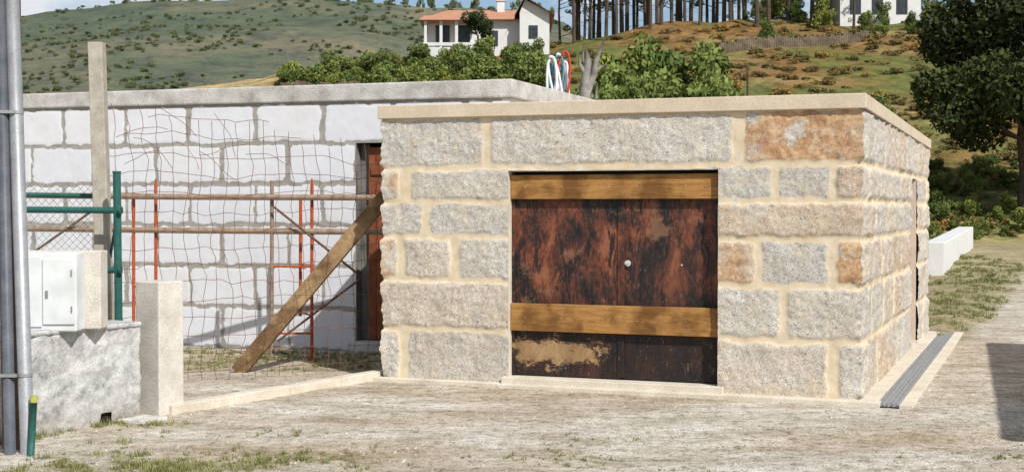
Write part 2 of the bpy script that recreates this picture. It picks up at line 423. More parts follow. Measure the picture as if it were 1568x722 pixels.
ZC = [2.83, 2.285, 1.93, 1.56, 1.10, 0.575, 0.03]
def kcorner(seed):
    def f(z):
        k = 0
        for a, b in zip(ZC[1:], ZC[:-1]):
            if a <= z <= b: k = sst(0.0, 0.05, min(z-a, b-z))
        return -0.010 + k*(0.026+0.028*pn(z*7, seed, 0)+0.016*pn(z*22, seed, 5))
    return f
kR, kL, kB = kcorner(1.3), kcorner(8.7), kcorner(4.4)
rng = random.Random(3)
front_rows = [
 [(-.2,1.156,0),(1.244,3.782,0),(3.897,5.2,1)],
 [(-.2,.19,.7),(.33,1.9,0),(3.2,4.163,0),(4.226,4.71,0),(4.771,5.2,.45)],
 [(-.2,.46,.15),(.54,1.9,0),(3.2,5.2,.35)],
 [(-.2,.17,.7),(.25,.786,.1),(.875,1.9,0),(3.2,4.0,.9),(4.056,4.71,0),(4.79,5.2,1)],
 [(-.2,1.9,.12),(3.2,4.245,0),(4.308,5.2,0)],
 [(-.2,.20,0),(.293,1.9,.1),(3.2,4.70,.15),(4.80,5.2,0)]]
J = 0.024
front_rects = []
for r, (zt, zb) in zip(front_rows, zip(ZC[:-1], ZC[1:])):
    for a, b, s in r: front_rects.append((a, b, zb+(J if zb > .1 else -.1), zt-J, s, rng.random()))
Lp, Rp, Bp = (-1.39, 14.11), (3.317, 12.42), (6.125, 19.26)
uf = Vector((4.707, -1.69)).normalized(); nf = Vector((uf.y, -uf.x)); nf = nf if nf.y < 0 else -nf
us = Vector((2.808, 6.84)).normalized(); ns = Vector((us.y, -us.x))
LF, LS = 5.001, 7.394
BLp = (Lp[0]+us.x*LS, Lp[1]+us.y*LS)

house = empty('granite_outbuilding')
masonry('front_wall', Lp, uf, nf, LF, 0.0, 2.84, front_rects, 0.0155, 0.010, 0.014, 0.024, 2.0, m_granite,
        holes=[(1.434, 3.646, 0.10, 2.245)], ks=kL, ke=kR, parent=house)
side_rects = []
for i, (zt, zb) in enumerate(zip(ZC[:-1], ZC[1:])):
    u = -0.2; first = [0.75, 0.42, 0.95, 0.4, 0.8, 0.5][i]; nxt = first
    while u < LS:
        e = nxt
        if e > LS-0.3: e = LS+0.3
        side_rects.append((u, e, zb+(J if zb > .1 else -.1), zt-J, rng.choice([0, 0, 0, .3, .5]), rng.random()))
        u = e+0.07; nxt = u+rng.uniform(0.5, 1.15)
masonry('side_wall', Rp, us, ns, LS, 0.0, 2.84, side_rects, 0.021, 0.020, 0.030, 0.022, 5.0, m_granite,
        holes=[(4.85, 5.65, 0.08, 2.26)], ks=kR, ke=kB, parent=house)
ret_rects = [(a, b, c, d, 0, e) for a, b, c, d, s, e in side_rects]
masonry('return_wall', Lp, us, -ns, LS, 0.0, 2.84, ret_rects, 0.035, 0.022, 0.022, 0.02, 9.0, m_granite, ks=kL, parent=house)

def F3(u, d, z):
    return Vector((Lp[0]+uf.x*u+nf.x*d, Lp[1]+uf.y*u+nf.y*d, z))
def S3(u, d, z):
    return Vector((Rp[0]+us.x*u+ns.x*d, Rp[1]+us.y*u+ns.y*d, z))
def fbox(mb, u0, u1, d0, d1, z0, z1, mi=0, fr=F3):
    O = fr(u0, d0, z0); mb.obox(O, fr(u1, d0, z0)-O, fr(u0, d1, z0)-O, Vector((0, 0, z1-z0)), mi)

def off(p, v): return (p[0]+v[0], p[1]+v[1])
e = 0.048
poly = [off(Lp, nf*e-ns*e), off(Rp, nf*e+ns*e), off(Bp, ns*e-nf*e), off(BLp, -ns*e-nf*e)]
mb = MB(); mb.prism(poly, [2.82, 2.805, 2.74, 2.76], [2.962, 2.948, 2.87, 2.89]); mb.obj('coping', [m_cap], house, bevel=0.008)
mb = MB(); mb.prism([Bp, BLp, off(BLp, -us*0.25), off(Bp, -us*0.25)], 0, 2.7); mb.obj('back_wall', [m_slab], house)
mb = MB()
fbox(mb, 1.24, 1.436, -0.32, -0.001, 0.0, 2.5); fbox(mb, 3.644, 3.85, -0.32, -0.001, 0.0, 2.5)
fbox(mb, 1.437, 3.643, -0.32, -0.001, 2.243, 2.5)
mb.obj('door_reveals', [m_slab], house)
mb = MB(); fbox(mb, 1.38, 3.70, -0.33, 0.075, 0.0, 0.104); mb.obj('door_sill', [m_slab], house, bevel=0.008)
mb = MB(); fbox(mb, -0.10, 1.37, 0.0, 0.11, -0.05, 0.042); fbox(mb, 1.375, 5.20, 0.0, 0.17, -0.05, 0.040)
mb.obj('front_plinth', [m_slab], house, bevel=0.006)
mb = MB(); fbox(mb, -0.14, 7.6, 0.0, 0.175, -0.05, 0.047, 0, S3)
mb.obj('side_plinth', [m_slab], house, bevel=0.006)
mb = MB()
fbox(mb, 1.44, 2.628, -0.17, -0.125, 0.115, 2.20); fbox(mb, 2.640, 3.64, -0.17, -0.128, 0.115, 2.20)
fbox(mb, 2.585, 2.655, -0.124, -0.112, 0.13, 2.18)
for u0, u1 in ((1.44, 1.475), (3.605, 3.64)): fbox(mb, u0, u1, -0.124, -0.10, 0.11, 2.23)
mb.obj('door_leaves', [m_rustdoor], house, bevel=0.003)
mb = MB(); fbox(mb, 1.437, 3.643, -0.30, -0.175, 0.105, 2.242); mb.obj('door_backing', [m_gapshade], house)  # black sheet painting the shade in the gaps around the leaves
mb = MB()
fbox(mb, 1.442, 3.638, -0.095, -0.06, 1.955, 2.205); fbox(mb, 1.442, 3.638, -0.095, -0.058, 0.582, 0.868)
mb.obj('door_planks', [m_plank], house, bevel=0.004)
m_lock = simple('chrome_lock', (0.5, 0.5, 0.48), (0.7, 0.7, 0.68), 6, 0.4, 0.05, 0.001, 0.2)
mb = MB()
mb.tube([F3(2.69, -0.124, 1.30), F3(2.69, -0.108, 1.30)], 0.032, 16)
mb.tube([F3(2.69, -0.108, 1.30), F3(2.69, -0.098, 1.30)], 0.015, 12)
mb.tube([F3(3.247, -0.126, 1.29), F3(3.247, -0.121, 1.29)], 0.009, 10)
for u in (1.6, 2.0, 2.5, 2.8, 3.3, 3.5):
    for z in (2.08, 0.72): mb.tube([F3(u, -0.06, z), F3(u, -0.053, z)], 0.005, 6)
mb.obj('lock_and_nails', [m_lock], house)
mb = MB()
fbox(mb, 4.80, 5.70, -0.32, -0.22, 0.0, 2.35, 0, S3)
mb.obj('side_door', [m_orange], house)
mb = MB()
fbox(mb, 4.6, 4.853, -0.3, -0.001, 0.0, 2.5, 0, S3); fbox(mb, 5.647, 5.9, -0.3, -0.001, 0.0, 2.5, 0, S3)
fbox(mb, 4.854, 5.646, -0.3, -0.001, 2.258, 2.5, 0, S3); fbox(mb, 4.80, 5.70, -0.3, 0.03, 0.0, 0.082, 0, S3)
mb.obj('side_door_reveals', [m_slab], house)

dr = empty('drain_channel')
mb = MB(); fbox(mb, -0.16, 7.7, 0.18, 0.375, -0.08, 0.006, 0, S3); mb.obj('channel_bed', [m_gapshade], dr)  # shade under the grating put into the bed colour
mb = MB()
for d in (0.182, 0.237, 0.272, 0.317, 0.362): fbox(mb, -0.16, 7.7, d, d+0.012, 0.007, 0.036, 0, S3)
u = -0.15
while u < 7.69:
    fbox(mb, u, u+0.016, 0.195, 0.360, 0.008, 0.033, 0, S3); u += 0.033
mb.obj('grating', [m_steel], dr)
mb = MB(); fbox(mb, -0.17, 7.7, 0.378, 0.50, -0.05, 0.032, 0, S3); mb.obj('channel_edging', [m_slab], dr, bevel=0.005)

# ------------------------------------------------------------------ block-built house on the left
bh = empty('granite_block_house')
C0 = (-0.03, 16.5); ub = Vector((-0.966, 0.26)).normalized(); nb = Vector((-ub.y*1.0, ub.x)); nb = nb if nb.y < 0 else -nb
zrows = [0, .55, 1.10, 1.645, 2.19, 2.72, 3.25]
br = []
for i, (a, b) in enumerate(zip(zrows[:-1], zrows[1:])):
    o0 = 2.07-0.97*3 + (0.47 if (i % 2) else 0.0)
    k = o0
    while k < 12.5:
        g0 = rng.uniform(-.02, .02)
        br.append((k+0.022+g0, k+0.97-0.022+rng.uniform(-.02, .01), a+0.024, b-0.024, 0, rng.random())); k += 0.97
masonry('block_wall', C0, ub, nb, 12.0, 0.0, 3.26, br, 0.026, 0.005, 0.004, 0.03, 14.0, m_block,
        holes=[(0.6, 2.07, 0.0, 2.72)], parent=bh, soft=0.02)
def B3(u, d, z): return Vector((C0[0]+ub.x*u+nb.x*d, C0[1]+ub.y*u+nb.y*d, z))
mb = MB(); fbox(mb, 2.072, 2.4, -0.28, -0.002, 0, 2.9, 0, B3); fbox(mb, 0.3, 2.07, -0.28, -0.002, 2.722, 3.2, 0, B3); fbox(mb, 0.3, 0.598, -0.28, -0.002, 0, 2.72, 0, B3)
mb.obj('doorway_jambs', [m_jamb], bh)
mb = MB(); fbox(mb, -1.0, 3.5, -2.6, -2.5, 0, 3.1, 0, B3); fbox(mb, 2.41, 2.5, -2.5, -0.3, 0, 3.1, 0, B3); fbox(mb, 0.2, 0.29, -2.5, -0.3, 0, 3.1, 0, B3)
mb.obj('room_walls', [m_dark], bh)
mb = MB()
for k in range(13): fbox(mb, 0.62+k*0.102, 0.715+k*0.102, -0.14, -0.11, 0.15, 2.66, 0, B3)
fbox(mb, 0.65, 1.9, -0.11, -0.085, 1.2, 1.3, 0, B3); fbox(mb, 0.65, 1.9, -0.11, -0.085, 2.3, 2.4, 0, B3)
mb.obj('plank_door', [m_redwood], bh)
mb = MB(); fbox(mb, 1.95, 2.065, -0.24, -0.16, 0.14, 2.70, 0, B3); mb.obj('door_frame', [m_jamb], bh)
mb = MB(); fbox(mb, 0.5, 2.1, -0.4, 0.25, 0.0, 0.13, 0, B3); mb.obj('door_step', [m_conc], bh, bevel=0.01)
ubs = Vector((1.1, 2.7)).normalized()
rp_ = [off(C0, -ub*0.05+nb*0.045), off(C0, ub*12+nb*0.045), off(off(C0, ub*12), -nb*7), off(C0, ubs*7.2-ub*0.05)]
mb = MB(); mb.prism(rp_, 3.255, [3.49, 3.44, 3.5, 3.47]); ro = mb.obj('roof_slab', [m_band], bh, bevel=0.02)
mb = MB(); mb.prism([off(C0, ub*0.002-nb*0.01), off(C0, ub*0.3-nb*0.01), off(off(C0, ub*0.3), ubs*7), off(C0, ubs*7)], 0.0, 3.25)
mb.prism([off(C0, ub*11.7-nb*0.01), off(C0, ub*12-nb*0.01), off(off(C0, ub*12), -nb*6.9), off(off(C0, ub*11.7), -nb*6.9)], 0.0, 3.25)
mb.obj('side_walls', [m_white], bh)

cb = empty('conduit_bundle')
for i, (m, dx) in enumerate((('w', -.10), ('w', -.02), ('r', .05), ('b', -.06), ('w', .08), ('w', .0), ('b', .02))):
    mat_ = {'w': (0.75, 0.77, 0.78), 'r': (0.55, 0.05, 0.04), 'b': (0.12, 0.26, 0.36)}[m]
    mm = simple('conduit_'+m+str(i), tuple(v*.9 for v in mat_), mat_, 10, 0.5, 0.05, 0.001)
    mb = MB(); pts = []; q = random.Random(i+3); R_ = q.uniform(.05, .10); tl = q.uniform(-.12, .10); hh0 = q.uniform(.42, .62)
    for k in range(21):
        a = -0.5+(math.pi+1.0)*k/20
        bul = 1+0.5*max(0, math.sin(a))
        pts.append((0.66+dx-R_*math.cos(a)*bul+tl*max(0, math.sin(a)), 18.4+0.04*i, 3.50+hh0*(math.sin(a) if math.sin(a) > 0 else 0.3*math.sin(a))))
    mb.tube(pts, 0.015 if m != 'w' else 0.018, 8); mb.obj('conduit', [mm], cb, smooth=True)

mb = MB()
mb.tube([(1.72, 30, 0), (1.68, 30, 2), (1.75, 30, 3.6), (1.66, 30, 4.6), (1.74, 30, 5.2), (1.70, 30, 5.5)], [.22, .2, .17, .12, .09, .03], 9)
mb.tube([(1.70, 30, 4.5), (1.88, 29.95, 4.95), (1.94, 29.9, 5.3), (2.1, 29.9, 5.68)], [.10, .08, .06, .015], 7)
mb.tube([(1.72, 30, 4.9), (1.55, 29.95, 5.15), (1.52, 29.9, 5.4)], [.07, .04, .01], 6)
mb.tube([(1.90, 29.95, 5.0), (2.05, 29.9, 5.1), (2.2, 29.9, 5.15)], [.05, .04, .01], 6)
mb.tube([(1.7, 30, 4.2), (1.92, 30, 4.4), (1.95, 30, 4.75)], [.07, .05, .02], 6)
mb.tube([(1.7, 30, 5.1), (1.62, 30, 5.35), (1.66, 30, 5.65)], [.04, .03, .008], 5)
mb.obj('dead_tree', [m_dead], smooth=True)

# ------------------------------------------------------------------ scaffold, prop, mesh, posts
sf = empty('scaffolding')
mb = MB()
for X, zt, zb, y in ((-4.66, 2.0, 0, 16.05), (-4.4, 2.16, 0, 16.1), (-2.68, 1.96, 0.5, 16.5), (-2.46, 2.16, 0, 16.0), (-6.3, 2.1, 0, 16.2)):
    mb.tube([(X, y, zb), (X+0.01, y, zt)], 0.021, 8)
    mb.tube([(X+0.01, y, zt), (X+0.01, y, zt+0.06)], 0.013, 6)
    if zb == 0: mb.tube([(X, y, 0), (X, y, 0.015)], 0.06, 8)
for z in (1.15, 0.33): mb.tube([(-2.95, 16, z), (-2.46, 16, z)], 0.015, 6)
for z in (1.15, 0.55): mb.tube([(-2.68, 16.5, z), (-2.46, 16.0, z)], 0.013, 6)
for X in (-4.66, -4.4): mb.tube([(X, 16.05, 0.9), (X+0.25, 16.1, 0.9)], 0.015, 6)
mb.obj('frames', [m_orange], sf)
mb = MB()
mb.tube([(-2.95, 16, 0), (-2.94, 16, 2.2)], 0.024, 8)
mb.tube([(-6.6, 16.0, 2.03), (-4.0, 15.95, 2.0), (-1.3, 15.9, 1.99)], 0.036, 8)
mb.tube([(-6.6, 16.1, 1.62), (-4.0, 16.03, 1.59), (-1.3, 15.95, 1.57)], 0.036, 8)
mb.obj('rails', [m_rustp], sf)
mb = MB()
mb.tube([(-2.90, 15.9, 1.88), (-1.9, 15.9, 1.08)], 0.016, 6)
mb.tube([(-2.85, 15.85, 0.25), (-1.85, 15.85, 1.0)], 0.016, 6)
mb.tube([(-5.9, 16.0, 1.3), (-4.9, 16.0, 2.0)], 0.016, 6)
mb.obj('braces', [m_brownp], sf)

a = Vector((-3.13, 14.8, 0.0)); b = Vector((-1.43, 14.62, 1.99)); d = (b-a)
side = Vector((d.z, 0, -d.x)).normalized()*0.165; dp = Vector((0.02, 0.05, 0))
mb = MB(); mb.obox(a-side*0.5, d, side, dp); mb.obj('timber_prop', [m_prop], bevel=0.005)

mb = MB(); A0 = Vector((-4.2, 13.45)); B0 = Vector((-1.52, 14.95)); LEN = (B0-A0).length; dn = (B0-A0).normalized(); nn = Vector((dn.y, -dn.x))
def mp_(u, z):
    du = 0.12*pn(u*0.9, z*0.9, 70)+0.05*pn(u*5, z*5, 71) + 0.10*(z-1.5)*pn(u*0.7, 0, 72)
    dd = 0.14*pn(u*0.8, z*0.6, 73)
    dz = 0.14*pn(u*0.8, z*0.8, 74)+0.055*pn(u*5, z*4, 75)
    p = A0+dn*(u+du)+nn*dd
    return (p.x, p.y, max(0.0, z+dz*min(1, z)))
u = 0.0
while u < LEN+0.02:
    top = 2.98-0.13*u+0.2*pn(u*7, 1)
    zz = np.arange(0.02, top, 0.11)
    mb.tube([mp_(u, z) for z in zz], 0.003, 4, cap=False); u += 0.145
z = 0.12; k = 0
while z < 2.8:
    L0 = 0.0 if z < 2.3 else 0.25*k % 0.6; L_ = LEN if z < 2.4 else LEN*(0.8-0.1*(k % 3))
    mb.tube([mp_(u, z) for u in np.arange(L0, L_+0.05, 0.12)], 0.003, 4, cap=False); z += 0.19; k += 1
q = random.Random(21)
for i in range(9):   # torn, bent ends along the top left
    u0 = q.uniform(0.1, 1.6); z0_ = q.uniform(2.1, 2.75); p0 = Vector(mp_(u0, z0_)); pts = [p0]; dv = Vector((q.uniform(-.5, .8), q.uniform(-.2, .2), q.uniform(-.2, .6))).normalized()
    for s_ in range(6):
        dv = (dv+Vector((q.uniform(-.3, .3), q.uniform(-.1, .1), q.uniform(-.35, .2)))).normalized(); pts.append(pts[-1]+dv*0.09)
    mb.tube(pts, 0.003, 4, cap=False)
mb.obj('rusty_wire_mesh_fence', [m_rustw])

mb = MB(); mb.obox((-3.95, 12.45, 0), (0.14, 0.0, 0), (0, 0.13, 0), (-0.09, 0, 3.44)); mb.obj('tall_fence_post', [m_oldpost], bevel=0.01)

gg = empty('green_metal_fence')
mb = MB()
mb.tube([(-3.68, 12.2, 0.6), (-3.69, 12.2, 2.19)], 0.037, 12)
mb.tube([(-3.69, 12.2, 2.19), (-3.69, 12.2, 2.205)], 0.042, 12)
mb.tube([(-5.2, 12.2, 1.85), (-3.64, 12.2, 1.84)], 0.032, 10)
mb.tube([(-4.0, 12.2, 1.28), (-3.66, 12.2, 1.285)], 0.032, 10)
mb.tube([(-5.3, 12.8, 2.0), (-4.05, 12.8, 1.98)], 0.022, 8)
mb.tube([(-4.02, 12.8, 0.9), (-3.72, 12.3, 1.8)], 0.014, 8)
for z in (1.84, 1.285): mb.tube([(-3.66, 12.16, z), (-3.64, 12.16, z)], 0.045, 10)
mb.obj('frame', [m_green], gg, smooth=False)
mb = MB(); x0, x1, z0, z1 = -5.3, -4.02, 0.85, 2.12; s_ = 0.075
k = x0-(z1-z0)
while k < x1:
    for sg in (1, -1):
        pts = []
        for q in np.arange(0, (z1-z0)+1e-6, s_/2):
            X = k+q
            if x0 <= X <= x1:
                zq = z0+q if sg > 0 else z1-q
                pts.append((X, 12.85+0.03*pn(X*2, zq*2, 2), zq+0.02*pn(X*2, 5, 1)))
        if len(pts) > 1: mb.tube(pts, 0.0022, 3, cap=False)
    k += s_
mb.obj('chain_link', [m_wiregrey], gg)

# ------------------------------------------------------------------ left boundary wall, pier, kerb, meter cabinet
ul = Vector((0.60, 0.96)).normalized(); nl = Vector((ul.y, -ul.x))
bw = empty('concrete_boundary_wall')
rects = [(-5, 10, -1, 3, 0, 0.5)]
mw = NT('rough_cement_render', 0.95, 0, 0.1)
cc = mw.ramp(mw.noise(4.5, 8, 0.78), [(0.32, (0.20, 0.20, 0.19)), (0.45, (0.46, 0.46, 0.45)), (0.62, (0.66, 0.66, 0.65))])
cc = mw.mix(0.5, cc, mw.ramp(mw.noise(50, 4, 0.7), [(0.35, 0.5), (0.5, 1.0)]), 'MULTIPLY')
zz_ = mw.sep()[2]
cc = mw.mix(mw.math('MULTIPLY', mw.ramp(zz_, [(0.0, 1.0), (0.22, 0.0)]), 0.5), cc, (0.34, 0.29, 0.21))
mw.color(cc); mw.bump(mw.noise(22, 7, 0.75), 0.9, 0.02)
W0 = (-4.55, 9.55); WL = 2.36
masonry('wall_face', W0, ul, nl, WL, -0.02, 0.83, rects, 0.03, 0.0, 0.035, 0.0, 33, mw.m,
        holes=[(1.90, 2.04, -0.1, 0.10)], parent=bw)
def W3(u, d, z): return Vector((W0[0]+ul.x*u+nl.x*d, W0[1]+ul.y*u+nl.y*d, z))
mb = MB(); fbox(mb, 0, WL, -0.35, -0.03, -0.02, 0.815, 0, W3); mb.obj('wall_core', [m_gapshade], bw)  # core coloured black so the drain hole looks shaded
mb = MB(); fbox(mb, -0.01, WL+0.01, -0.37, 0.02, 0.816, 0.856, 0, W3); mb.obj('wall_top', [mw.m], bw, bevel=0.015)

mb = MB(); cx, cy = -3.205, 11.86
def PV(u, d, z): return Vector((cx+ul.x*u+nl.x*d, cy+ul.y*u+nl.y*d, z))
fbox(mb, -0.15, 0.15, -0.15, 0.15, -0.02, 1.20, 0, PV); mb.obj('cement_gate_pier', [m_conc2], bevel=0.012)

mb = MB(); k0 = Vector((-3.06, 11.72)); k1 = Vector((-1.36, 14.26)); dk = (k1-k0).normalized(); nk = Vector((dk.y, -dk.x))
L_ = (k1-k0).length
def K3(u, d, z): return Vector((k0.x+dk.x*u+nk.x*d, k0.y+dk.y*u+nk.y*d, z))
for i in range(4): fbox(mb, i*L_/4+0.004, (i+1)*L_/4, -0.14, 0.0, -0.04, 0.085+0.006*(i % 2), 0, K3)
mb.obj('stone_kerb', [m_slab], bevel=0.008)
mb = MB(); mb.prism([(-3.42, 11.28), (-3.18, 11.2), (-3.02, 11.42), (-3.25, 11.55)], 0.0, 0.035); mb.obj('drain_cover', [m_conc], bevel=0.008)

mc = empty('electric_meter_cabinet')
mb = MB(); mb.box(-4.42, -3.60, 10.78, 11.0, 0.84, 1.49); mb.obj('casing', [m_plastic], mc, bevel=0.012)
mb = MB(); mb.box(-4.40, -3.885, 10.765, 10.779, 0.88, 1.46); mb.box(-3.875, -3.615, 10.765, 10.779, 0.90, 1.44)
mb.obj('doors', [m_plastic], mc, bevel=0.004)
mb = MB(); mb.box(-3.85, -3.83, 10.755, 10.764, 1.12, 1.18); mb.box(-3.64, -3.63, 10.757, 10.764, 1.0, 1.05); mb.box(-3.64, -3.63, 10.757, 10.764, 1.3, 1.35)
mb.obj('lock_and_hinges', [m_galv], mc)
mb = MB(); mb.box(-4.45, -3.47, 11.002, 11.2, 0.84, 1.50); mb.obj('backing_slab', [m_conc2], mc, bevel=0.01)

up_ = empty('utility_pole')
mb = MB(); mb.tube([(-3.86, 10.12, 0), (-3.92, 10.12, 6.5)], [0.10, 0.085], 14); mb.obj('wooden_pole', [m_brownp], up_, smooth=True)
mb = MB(); mb.tube([(-3.675, 9.87, 0), (-3.765, 9.87, 3.43), (-3.84, 9.87, 6.5)], 0.052, 16); mb.obj('riser_pipe', [m_galv], up_, smooth=True)
mb = MB(); mb.tube([(-3.80, 9.85, 0), (-3.845, 9.85, 3.43), (-3.89, 9.85, 6.5)], 0.042, 14); mb.obj('conduit', [m_dpipe], up_, smooth=True)
mb = MB()
for z in (2.58, 0.60):
    f_ = z/3.43
    mb.tube([(-3.675-0.09*f_, 9.87, z-.012), (-3.675-0.09*f_, 9.87, z+.012)], 0.057, 16)
    mb.tube([(-3.80-0.045*f_, 9.85, z-.012), (-3.80-0.045*f_, 9.85, z+.012)], 0.047, 14)
    mb.obox((-3.88, 9.80, z-.012), (0.15, 0, 0), (0, 0.02, 0), (0, 0, 0.024))
mb.obj('clamps', [m_galv], up_)

sp = empty('green_pipe_stub')
mb = MB(); mb.tube([(-3.625, 9.8, -0.02), (-3.60, 9.8, 0.40)], 0.026, 12); mb.obj('pipe', [m_green], sp, smooth=True)
mb = MB(); mb.tube([(-3.60, 9.8, 0.40), (-3.598, 9.8, 0.45)], [0.030, 0.028], 12)
mb.obj('cap', [simple('yellow_cap', (0.35, 0.36, 0.08), (0.45, 0.44, 0.12), 10, 0.5)], sp)

mb = MB()
mb.prism([(8.4, 33.5), (10.9, 32.9), (11.05, 33.3), (8.5, 33.9)], -0.1, 1.02)
mb.prism([(10.55, 33.42), (11.051, 33.301), (15.9, 45.0), (15.45, 45.2)], -0.1, [1.0, 1.0, 1.25, 1.25])
mb.obj('low_white_wall', [m_white], bevel=0.02)
nh = empty('neighbouring_house')
q = [(6.08, 7.6), (8.68, 14.85), (14.0, 12.9), (11.4, 5.7)]
mb = MB(); mb.prism(q, -0.1, 3.3); mb.obj('walls', [m_white], nh)
mb = MB(); mb.prism([(6.0, 7.5), (8.6, 15.0), (14.1, 13.0), (11.5, 5.6)], 3.3, 3.45); mb.obj('roof_slab', [m_conc], nh, bevel=0.02)
mb = MB()
dq = Vector((2.6, 7.25, 0)).normalized(); nq = Vector((-dq.y, dq.x, 0))
for f_ in (1.2, 4.8): mb.obox(Vector((6.08, 7.6, 1.0))+dq*f_+nq*0.004, dq*1.1, nq*0.04, Vector((0, 0, 1.2)))
mb.obj('windows', [m_glass], nh)

# ------------------------------------------------------------------ vegetation
def leafmat(name, dark, light, var=0.55):
    t = NT(name, 0.75, 0, 0.2)
    lc = t.attr('lc')
    oi = t.n.new('ShaderNodeObjectInfo').outputs['Random']
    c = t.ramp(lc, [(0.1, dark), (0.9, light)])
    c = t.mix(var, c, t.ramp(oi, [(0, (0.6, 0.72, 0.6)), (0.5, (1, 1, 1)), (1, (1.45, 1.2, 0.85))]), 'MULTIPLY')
    t.color(c); return t.m
m_bush = leafmat('bush_leaves', (0.045, 0.065, 0.016), (0.20, 0.25, 0.065), 0.8)
m_far = leafmat('mountain_scrub_leaves', (0.085, 0.105, 0.055), (0.16, 0.18, 0.09), 0.5)
m_yel = leafmat('heath_leaves', (0.12, 0.10, 0.035), (0.30, 0.22, 0.085), 0.9)
m_oak = leafmat('oak_leaves', (0.010, 0.018, 0.006), (0.05, 0.07, 0.022))
m_pine = leafmat('pine_needles', (0.02, 0.035, 0.012), (0.07, 0.10, 0.03))
m_grass = leafmat('grass_blades', (0.10, 0.12, 0.03), (0.32, 0.30, 0.12))

def foliage(name, blobs, n, leaf, seed, mats, squash=0.85, trunk=None):
    r = np.random.default_rng(seed); Bb = np.array(blobs, dtype=float)
    p = Bb[:, 3]**2; p /= p.sum(); idx = r.choice(len(Bb), n, p=p)
    d = r.normal(size=(n, 3)); d /= np.linalg.norm(d, axis=1)[:, None]
    rad = Bb[idx, 3]*(0.45+0.62*r.random(n)**0.6)
    pos = Bb[idx, :3]+d*rad[:, None]*np.array([1, 1, squash])
    a = r.normal(size=(n, 3)); a /= np.linalg.norm(a, axis=1)[:, None]
    b = np.cross(a, r.normal(size=(n, 3))); b /= np.linalg.norm(b, axis=1)[:, None]
    s = leaf*(0.6+0.9*r.random(n))[:, None]
    a = a*s; b = b*s*0.55
    V = np.stack([pos-a, pos-b, pos+a, pos+b], axis=1).reshape(-1, 3)
    Fc = np.arange(n*4).reshape(-1, 4)
    br_ = r.random(len(Bb))
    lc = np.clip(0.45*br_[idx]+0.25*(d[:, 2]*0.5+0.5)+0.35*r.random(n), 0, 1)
    V = V.tolist(); Fc = Fc.tolist(); mi = [0]*n; lc = lc.tolist()
    if trunk:
        off_ = len(V); V += [list(v) for v in trunk.v]; Fc += [[off_+i for i in f] for f in trunk.f]
        mi += [1]*len(trunk.f); lc += [0.5]*len(trunk.f)
    me = bpy.data.meshes.new(name); me.from_pydata(V, [], Fc)
    for m in mats: me.materials.append(m)
    me.polygons.foreach_set('material_index', mi)
    at = me.attributes.new('lc', 'FLOAT', 'FACE'); at.data.foreach_set('value', lc)
    me.update(); return me
def place(me, name, parent, loc, s, rz=None, sz=None):
    o = bpy.data.objects.new(name, me); sc.collection.objects.link(o)
    o.location = loc; o.scale = (s, s, s*(sz or 1)); o.rotation_euler = (0, 0, random.uniform(0, 6.28) if rz is None else rz)
    if parent: o.parent = parent
    return o
def rblobs(n, seed, R=1.0, H=1.0, r0=.22, r1=.42):
    q = random.Random(seed); out = []
    for i in range(n):
        a = q.uniform(0, 6.28); h = q.random(); rr = R*(1-0.55*h)*math.sqrt(q.random())
        out.append((rr*math.cos(a), rr*math.sin(a), 0.15+h*H, q.uniform(r0, r1)))
    return out
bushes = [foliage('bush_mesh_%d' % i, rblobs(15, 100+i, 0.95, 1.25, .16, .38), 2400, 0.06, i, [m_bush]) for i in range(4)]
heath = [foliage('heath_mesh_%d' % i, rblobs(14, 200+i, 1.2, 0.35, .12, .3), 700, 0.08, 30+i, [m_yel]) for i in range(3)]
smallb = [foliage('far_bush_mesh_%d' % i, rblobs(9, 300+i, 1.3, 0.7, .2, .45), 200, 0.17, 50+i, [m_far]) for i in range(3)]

hb = empty('hillside_shrubs'); R2 = random.Random(11)
def sc_place(lst, par, x, y, s, sz=None):
    place(R2.choice(lst), 'shrub', par, (x, y, hz(x, y)-0.12*s), s, sz=sz)
for i in range(80):
    y = R2.uniform(76, 98); px = R2.uniform(435, 850)
    if px < 545 and y < 90: y = R2.uniform(89, 98)
    x = (px-784)*y/2000; sc_place(bushes, hb, x, y, R2.uniform(0.7, 1.7), R2.uniform(.8, 1.3))
for i in range(34):
    y = R2.uniform(56, 68); px = R2.uniform(905, 1080)
    x = (px-784)*y/2000; sc_place(bushes, hb, x, y, R2.uniform(1.4, 2.6), 1.25)
for i in range(50):
    y = R2.uniform(56, 76); px = R2.uniform(1070, 1400)
    x = (px-784)*y/2000; sc_place(bushes, hb, x, y, R2.uniform(0.4, 1.25))
for i in range(64):
    y = R2.uniform(53.5, 66); px = R2.uniform(1400, 1620)
    x = (px-784)*y/2000; sc_place(bushes, hb, x, y, R2.uniform(0.25, 0.75))
for i in range(20):
    y = R2.uniform(98, 112); px = R2.uniform(1120, 1450)
    x = (px-784)*y/2000; sc_place(bushes, hb, x, y, R2.uniform(0.6, 1.3), R2.uniform(1, 1.8))
hh = empty('heath_patches')
for i in range(560):
    y = R2.uniform(55, 108); px = R2.uniform(800, 1600)
    x = (px-784)*y/2000; place(R2.choice(heath), 'heath', hh, (x, y, hz(x, y)-0.05), R2.uniform(0.35, 0.9), sz=R2.uniform(.6, 1.1))
mv = empty('mountain_scrub')
for i in range(1500):
    y = R2.uniform(330, 640); px = R2.uniform(-60, 900)
    x = (px-784)*y/2000
    if pn(x*0.02, y*0.02, 5) < -0.15: continue
    s = R2.uniform(0.6, 1.7)
    place(R2.choice(smallb), 'scrub', mv, (x, y, hz(x, y)-0.25*s), s)
